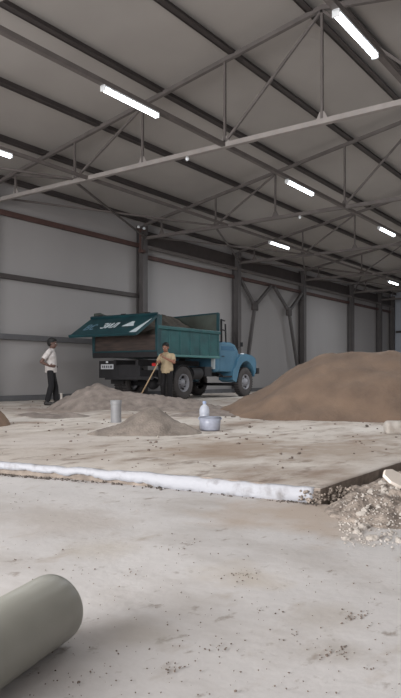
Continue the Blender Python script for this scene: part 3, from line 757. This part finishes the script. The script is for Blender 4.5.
# bonnet and fenders
MB().prism([(3.5, .95), (3.5, 1.66), (3.65, 1.68), (4.2, 1.60), (4.58, 1.47), (4.68, 1.28), (4.70, .85)], -.58, .58).build('bonnet', 'blue', T, bevel=.09, segs=5)
for s in (-1, 1):
    arc = [(4.0 + .60 * math.cos(a), .60 + .64 * math.sin(a)) for a in [math.radians(d) for d in range(8, 178, 10)]]
    outer = [(3.06, .58), (3.10, .90), (3.32, 1.12), (3.46, 1.34), (3.66, 1.46), (3.95, 1.50), (4.4, 1.45), (4.64, 1.36), (4.72, 1.2), (4.70, .86), (4.60, .76)]
    MB().prism(outer + arc + [(3.30, .50)], s * 1.08, s * .5).build('fender', 'blue', T, bevel=.05, segs=4)
    MB().cyl((4.69, s * .82, 1.14), (4.75, s * .82, 1.14), .12, .11, seg=24).build('headlight', 'chrome', T, bevel=.01)
    MB().ball((3.92, s * .95, 1.49), (.11, .07, .035), 14).build('fender_highlight', 'chrome', T, smooth=True)  # bright blob modelled as the glossy highlight on the fender top
MB().box((4.71, 0, 1.08), (.04, .9, .4)).build('grille', 'signwhite', T, bevel=.01)
MB().box((4.86, 0, .90), (.14, 2.2, .22)).build('front_bumper', 'chassis', T, bevel=.03)
for s in (-1, 1): MB().box((4.70, s * .42, .84), (.3, .07, .12)).build('bumper_bracket', 'chassis', T)
# soil load inside the body
def load_h(x, y):
    q = max(0, 1 - abs((x - .5) / 1.55) ** 4)
    return 2.02 + .66 * math.exp(-((y - .35) / .85) ** 2) * q + .13 * fbm(x, y, 1.6, 5, 3)
bm = bmesh.new(); V = []
nx, ny = 50, 34
for j in range(ny + 1):
    V.append([bm.verts.new((BX0 + .09 + (BX1 - BX0 - .19) * i / nx, -HW + .07 + (2 * HW - .14) * j / ny, 0)) for i in range(nx + 1)])
for r_ in V:
    for v in r_: v.co.z = load_h(v.co.x, v.co.y)
for j in range(ny):
    for i in range(nx): bm.faces.new((V[j][i], V[j][i + 1], V[j + 1][i + 1], V[j + 1][i]))
r = bmesh.ops.extrude_edge_only(bm, edges=[e for e in bm.edges if len(e.link_faces) == 1])
for v in [g_ for g_ in r['geom'] if isinstance(g_, bmesh.types.BMVert)]: v.co.z = ZB + .07
mb = MB(); mb.bm.free(); mb.bm = bm
o = mb.build('soil_load', mat('greyish_soil_load', (92, 84, 76), .95, rgb2=(64, 61, 56), scale=4, bump=.7), smooth=True)
o.location = T.location; o.rotation_euler = T.rotation_euler
tag(o, 'uneven grey-brown soil heaped inside the teal truck body', 'soil')
# ------------------------------------------------------------------ people
def remeshed(mb, name, m, parent, voxel=.009, smooth=6):
    me = bpy.data.meshes.new('tmp'); mb.bm.to_mesh(me); mb.bm.free()
    o = bpy.data.objects.new('tmp', me); COL.objects.link(o)
    r = o.modifiers.new('r', 'REMESH'); r.mode = 'VOXEL'; r.voxel_size = voxel
    s = o.modifiers.new('s', 'SMOOTH'); s.iterations = smooth; s.factor = .5
    dg = bpy.context.evaluated_depsgraph_get(); dg.update()
    nm = bpy.data.meshes.new_from_object(o.evaluated_get(dg)); nm.name = name
    bpy.data.objects.remove(o); 
    o = bpy.data.objects.new(name, nm); COL.objects.link(o); o.parent = parent
    nm.materials.clear(); nm.materials.append(M[m])
    for p in nm.polygons: p.use_smooth = True
    return o
def hand(mb, w, d, n, side, curl):
    """wrist w, direction d, palm normal n, side: +1/-1 thumb side, curl radians per joint"""
    d = Vector(d).normalized(); n = Vector(n); n = (n - d * n.dot(d)).normalized(); l = d.cross(n).normalized() * side
    w = Vector(w)
    for k, off in enumerate((.028, .009, -.010, -.028)):
        mb.cap(w + l * off * .6 + d * .01, w + l * off + d * .085, .013, .012, 10)
    mb.cap(w - d * .02, w + d * .02, .022, .024, 12)
    for k, (off, ln) in enumerate(((.029, .9), (.010, 1.0), (-.010, .95), (-.029, .75))):
        p = w + l * off + d * .085; a = 0
        for seg, (sl, r0, r1) in enumerate(((.042, .0095, .009), (.027, .009, .008), (.022, .008, .0065))):
            a += curl * (.7 + .1 * k if seg == 0 else 1)
            q = p + (d * math.cos(a) + n * math.sin(a)) * sl * ln
            mb.cap(p, q, r0, r1, 10); p = q
    p = w + l * .024 + d * .022; q = p + (l * .8 + d * .6 + n * .35).normalized() * .035
    mb.cap(p, q, .0135, .011, 10)
    q2 = q + (l * .2 + d * .8 + n * (.3 + .5 * min(1, curl))).normalized() * .032; mb.cap(q, q2, .011, .009, 10)
    q3 = q2 + (l * -.2 + d * .7 + n * (.4 + .5 * min(1, curl))).normalized() * .024; mb.cap(q2, q3, .009, .0075, 10)
def person(name, loc, rz, label, J, skin, shirt, pants, H=1.7):
    t = root(name, loc, label, 'person', rz=rz)
    V3 = Vector
    b = MB()
    # legs
    for s, k in ((-1, 'r'), (1, 'l')):
        hip, knee, ank, toe = [V3(p) for p in J['leg_' + k]]
        b.cap(hip, knee, .085, .055); b.cap(knee, knee + (ank - knee) * .35, .052, .056); b.cap(knee + (ank - knee) * .35, ank, .056, .036)
        b.cap(ank + V3((-.03, 0, -.04)), toe, .035, .028)
        sh, el, wr = [V3(p) for p in J['arm_' + k][:3]]
        b.cap(sh, el, .052, .040); b.cap(el, el + (wr - el) * .35, .041, .040); b.cap(el + (wr - el) * .35, wr, .040, .026)
        hd, hn, hs, cu = J['arm_' + k][3:]
        hand(b, wr + V3(hd).normalized() * .02, hd, hn, hs, cu)
    pel, wst, chs, nck, hed = [V3(p) for p in J['spine']]
    b.ball(pel, (.12, .16, .12), 20); b.ball(wst, (.105, .14, .14), 20); b.ball(chs, (.12, .175, .17), 20)
    b.cap(chs + V3((0, -.1, .09)), V3(J['arm_r'][0]), .07, .058); b.cap(chs + V3((0, .1, .09)), V3(J['arm_l'][0]), .07, .058)
    b.cap(nck, hed + V3((0, 0, -.05)), .055, .05)
    hr = Euler(J['head']).to_matrix()
    HS = 1.12
    def hp(x, y, z): return hed + hr @ V3((x, y, z)) * HS
    b.ball(hp(-.008, 0, .03), (.108, .086, .104), 24, hr); b.ball(hp(.02, 0, -.035), (.08, .067, .09), 20, hr); b.ball(hp(.055, 0, -.085), (.025, .028, .022), 14, hr)
    b.cap(hp(.085, 0, .02), hp(.108, 0, -.022), .009, .013, 10); b.ball(hp(.1, .0, -.028), (.012, .018, .009), 10, hr)
    for s in (-1, 1):
        b.ball(hp(-.005, s * .078, -.005), (.02, .009, .032), 12, hr)
        b.ball(hp(.065, s * .035, -.02), (.022, .022, .02), 12, hr)
    b.ball(hp(.076, 0, .032), (.02, .05, .012), 12, hr)
    body = remeshed(b, 'body', skin, t, .0055, 4)
    for s in (-1, 1):
        MB().ball(hp(.083, s * .032, .008), (.011, .015, .008), 14, hr).build('eye', 'eye', t, smooth=True)
        MB().ball(hp(.0925, s * .032, .008), (.004, .007, .007), 10, hr).build('pupil', 'hair', t, smooth=True)
        MB().bar(hp(.09, s * .018, .028), hp(.083, s * .052, .03), .008, .007).build('eyebrow', 'hair', t)
    MB().ball(hp(.088, 0, -.058), (.01, .025, .007), 14, hr).build('mouth', 'lip', t, smooth=True)
    h = MB(); h.ball(hp(-.02, 0, .052), (.114, .096, .096), 24, hr); h.ball(hp(-.05, 0, .01), (.078, .089, .094), 20, hr); h.ball(hp(.05, 0, .09), (.045, .06, .03), 16, hr)
    for k in range(26):
        a = k * 2.4; h.ball(hp(-.02 + .075 * math.cos(a) * (k / 26) ** .5, .065 * math.sin(a) * (k / 26) ** .5, .118 - .05 * (k / 26)), .02, 8)
    remeshed(h, 'hair', 'hair', t, .007, 3)
    # shirt
    c = MB(); e = .016
    c.ball(chs, (.12 + e, .175 + e, .17 + e), 24); c.ball(wst, (.112 + e, .148 + e, .15), 24); c.ball(pel + V3((0, 0, -.02)), (.15, .188, .13), 24); c.ball(pel + V3((0, 0, .06)), (.145, .18, .15), 24)
    c.cyl(pel + V3((0, 0, -.12)), chs, .152, .14, 24)
    for s, k in ((-1, 'r'), (1, 'l')):
        sh, el = V3(J['arm_' + k][0]), V3(J['arm_' + k][1])
        c.cap(chs + V3((0, s * .08, .095)), sh, .085, .064); c.cyl(sh, sh + (el - sh) * .72, .07, .066, 20)
    c.cyl(nck + V3((0, 0, -.05)), nck + V3((.004, 0, .015)), .088, .068, 20)
    sh_ = remeshed(c, 'shirt', shirt, t, .009, 5)
    cb = MB(); cb.lathe([(.062, .0), (.074, -.012), (.078, .008), (.066, .03), (.062, .0)], nck + V3((.006, 0, .002)), (.12, 0, 1), 28); cb.build('collar', shirt, sh_, smooth=True)
    # trousers
    c = MB(); c.ball(pel + V3((0, 0, -.02)), (.125, .158, .12), 24); c.cyl(pel, pel + V3((0, 0, .08)), .12, .12, 24)
    for s, k in ((-1, 'r'), (1, 'l')):
        hip, knee, ank, toe = [V3(p) for p in J['leg_' + k]]
        c.cap(hip + V3((0, 0, -.03)), knee, .092, .074); c.cyl(knee, ank + (knee - ank) * .06, .078, .07, 20)
    remeshed(c, 'trousers', pants, t, .009, 5)
    for s, k in ((-1, 'r'), (1, 'l')):
        ank, toe = V3(J['leg_' + k][2]), V3(J['leg_' + k][3])
        c = MB(); c.cap(ank + V3((-.04, 0, -.035)), toe + V3((0, 0, .008)), .046, .038); c.cyl(ank + V3((-.01, 0, -.04)), ank + V3((-.005, 0, .03)), .05, .046, 16)
        sole = MB(); q = (ank + toe) / 2
        so = remeshed(c, 'shoe', 'shoe', t, .008, 3)
    return t
def leg(s, kx, ax, z0=0): return [(0, s * .09, .90), (kx, s * .10, .49), (ax, s * .11, .09), (ax + .16, s * .125, .04)]
p = at(51, 16.7, .03)
J1 = dict(leg_r=leg(-1, .02, -.08), leg_l=leg(1, .09, .12),
          arm_r=[(-.02, -.19, 1.355), (-.20, -.26, 1.10), (-.02, -.22, 1.0), (.9, .45, -.05), (0, 1, 0), 1, .25],
          arm_l=[(-.02, .19, 1.355), (-.10, .28, 1.09), (.0, .23, .98), (.9, -.45, -.1), (0, -1, 0), -1, .25],
          spine=[(0, 0, .95), (.0, 0, 1.10), (-.01, 0, 1.25), (.0, 0, 1.41), (.035, 0, 1.565)], head=(0, .12, -.1))
person('person', p, -A * 0 - math.radians(50), 'man in white shirt and black trousers standing with a hand on his hip', J1, 'dskin', 'shirtw', 'pantsb')
# second man leaning on a shovel
p2 = at(167, 18.55, .03); rz2 = math.radians(192)
hb_, ht_ = at(141, 17.75, .27), at(163.6, 18.22, 1.42)
hm = Matrix.Rotation(-rz2, 3, 'Z')
loc = lambda w: hm @ (w - p2)
lb, lt = loc(hb_), loc(ht_)
dh = (lt - lb).normalized()
g1 = lt - dh * .10; g2 = lt - dh * .30          # grips
def grip(g, sh, s, el):
    sh = Vector(sh); el = Vector(el)
    # palm sits beside the handle on the body side
    out = (g - el); out = (out - dh * out.dot(dh)).normalized()
    lat = dh.cross(out).normalized()
    nrm = lat * s
    w = g - out * .085 - nrm * .034
    return [tuple(sh), tuple(el), tuple(w), tuple(out), tuple(nrm), (1 if out.cross(nrm).dot(dh) > 0 else -1), 1.0]
J2 = dict(leg_r=leg(-1, .06, -.02), leg_l=leg(1, .03, .03),
          arm_r=grip(g2, (0.0, -.175, 1.315), -1, (.06, -.29, 1.09)),
          arm_l=grip(g1, (0.0, .175, 1.315), 1, (.12, .28, 1.12)),
          spine=[(0, 0, .95), (.01, 0, 1.10), (.02, 0, 1.21), (.045, 0, 1.38), (.085, 0, 1.535)], head=(0, .25, .15))
person('person', p2, rz2, 'man in cream shirt and dark trousers leaning on a shovel by the truck', J2, 'skin', 'shirtc', 'pants2')
t = root('shovel', hb_, 'shovel with long pale wooden handle held by the man in cream', 'shovel')
d_ = (ht_ - hb_).normalized()
MB().cyl(hb_ - d_ * .02, ht_, .019, .016, 16).build('handle', 'handle', t, smooth=True, world=True)
sd = d_.cross(Vector((0, 0, 1))).normalized()
mb = MB(); pts = [(0, -.05), (.1, -.03), (.12, .14), (.07, .24), (0, .28), (-.07, .24), (-.12, .14), (-.1, -.03)]
nn = d_.cross(sd)
a_ = [mb.bm.verts.new(hb_ + sd * u - d_ * v + nn * (.02 * (1 - (u / .12) ** 2))) for u, v in pts]; b_ = [mb.bm.verts.new(v.co + nn * .004) for v in a_]
mb.bm.faces.new(a_); mb.bm.faces.new(b_[::-1])
for i in range(8): mb.bm.faces.new((a_[i], b_[i], b_[(i + 1) % 8], a_[(i + 1) % 8]))
mb.build('blade', 'blade', t, world=True)
# ------------------------------------------------------------------ light
def area(loc, rot, sx, sy, e, col):
    ld = bpy.data.lights.new('daylight', 'AREA'); ld.shape = 'RECTANGLE'; ld.size = sx; ld.size_y = sy; ld.energy = e; ld.color = col
    lo = bpy.data.objects.new('daylight', ld); COL.objects.link(lo); lo.location = loc; lo.rotation_euler = rot
    return lo
# daylight entering by the open gate in the near gable
g = area((X0 + .1, 4.2, 2.7), (0, math.radians(-90), 0), 4.6, 8.0, 2550, (1, .985, .97))
w = bpy.data.worlds.new('sky'); SC.world = w; w.use_nodes = True
w.node_tree.nodes['Background'].inputs[0].default_value = (.8, .88, 1, 1); w.node_tree.nodes['Background'].inputs[1].default_value = 1.0
# ------------------------------------------------------------------ camera
cd = bpy.data.cameras.new('camera'); cam = bpy.data.objects.new('camera', cd); COL.objects.link(cam)
cd.sensor_fit = 'VERTICAL'; cd.sensor_height = 36; cd.lens = 36 * F / 698; cd.shift_y = 26 / 698
cd.clip_start = .05
cam.location = (0, 0, CH); cam.rotation_euler = (math.radians(90), 0, A - math.radians(90))
SC.camera = cam
SC.view_settings.view_transform = 'Standard'; SC.view_settings.look = 'None'; SC.view_settings.exposure = 0
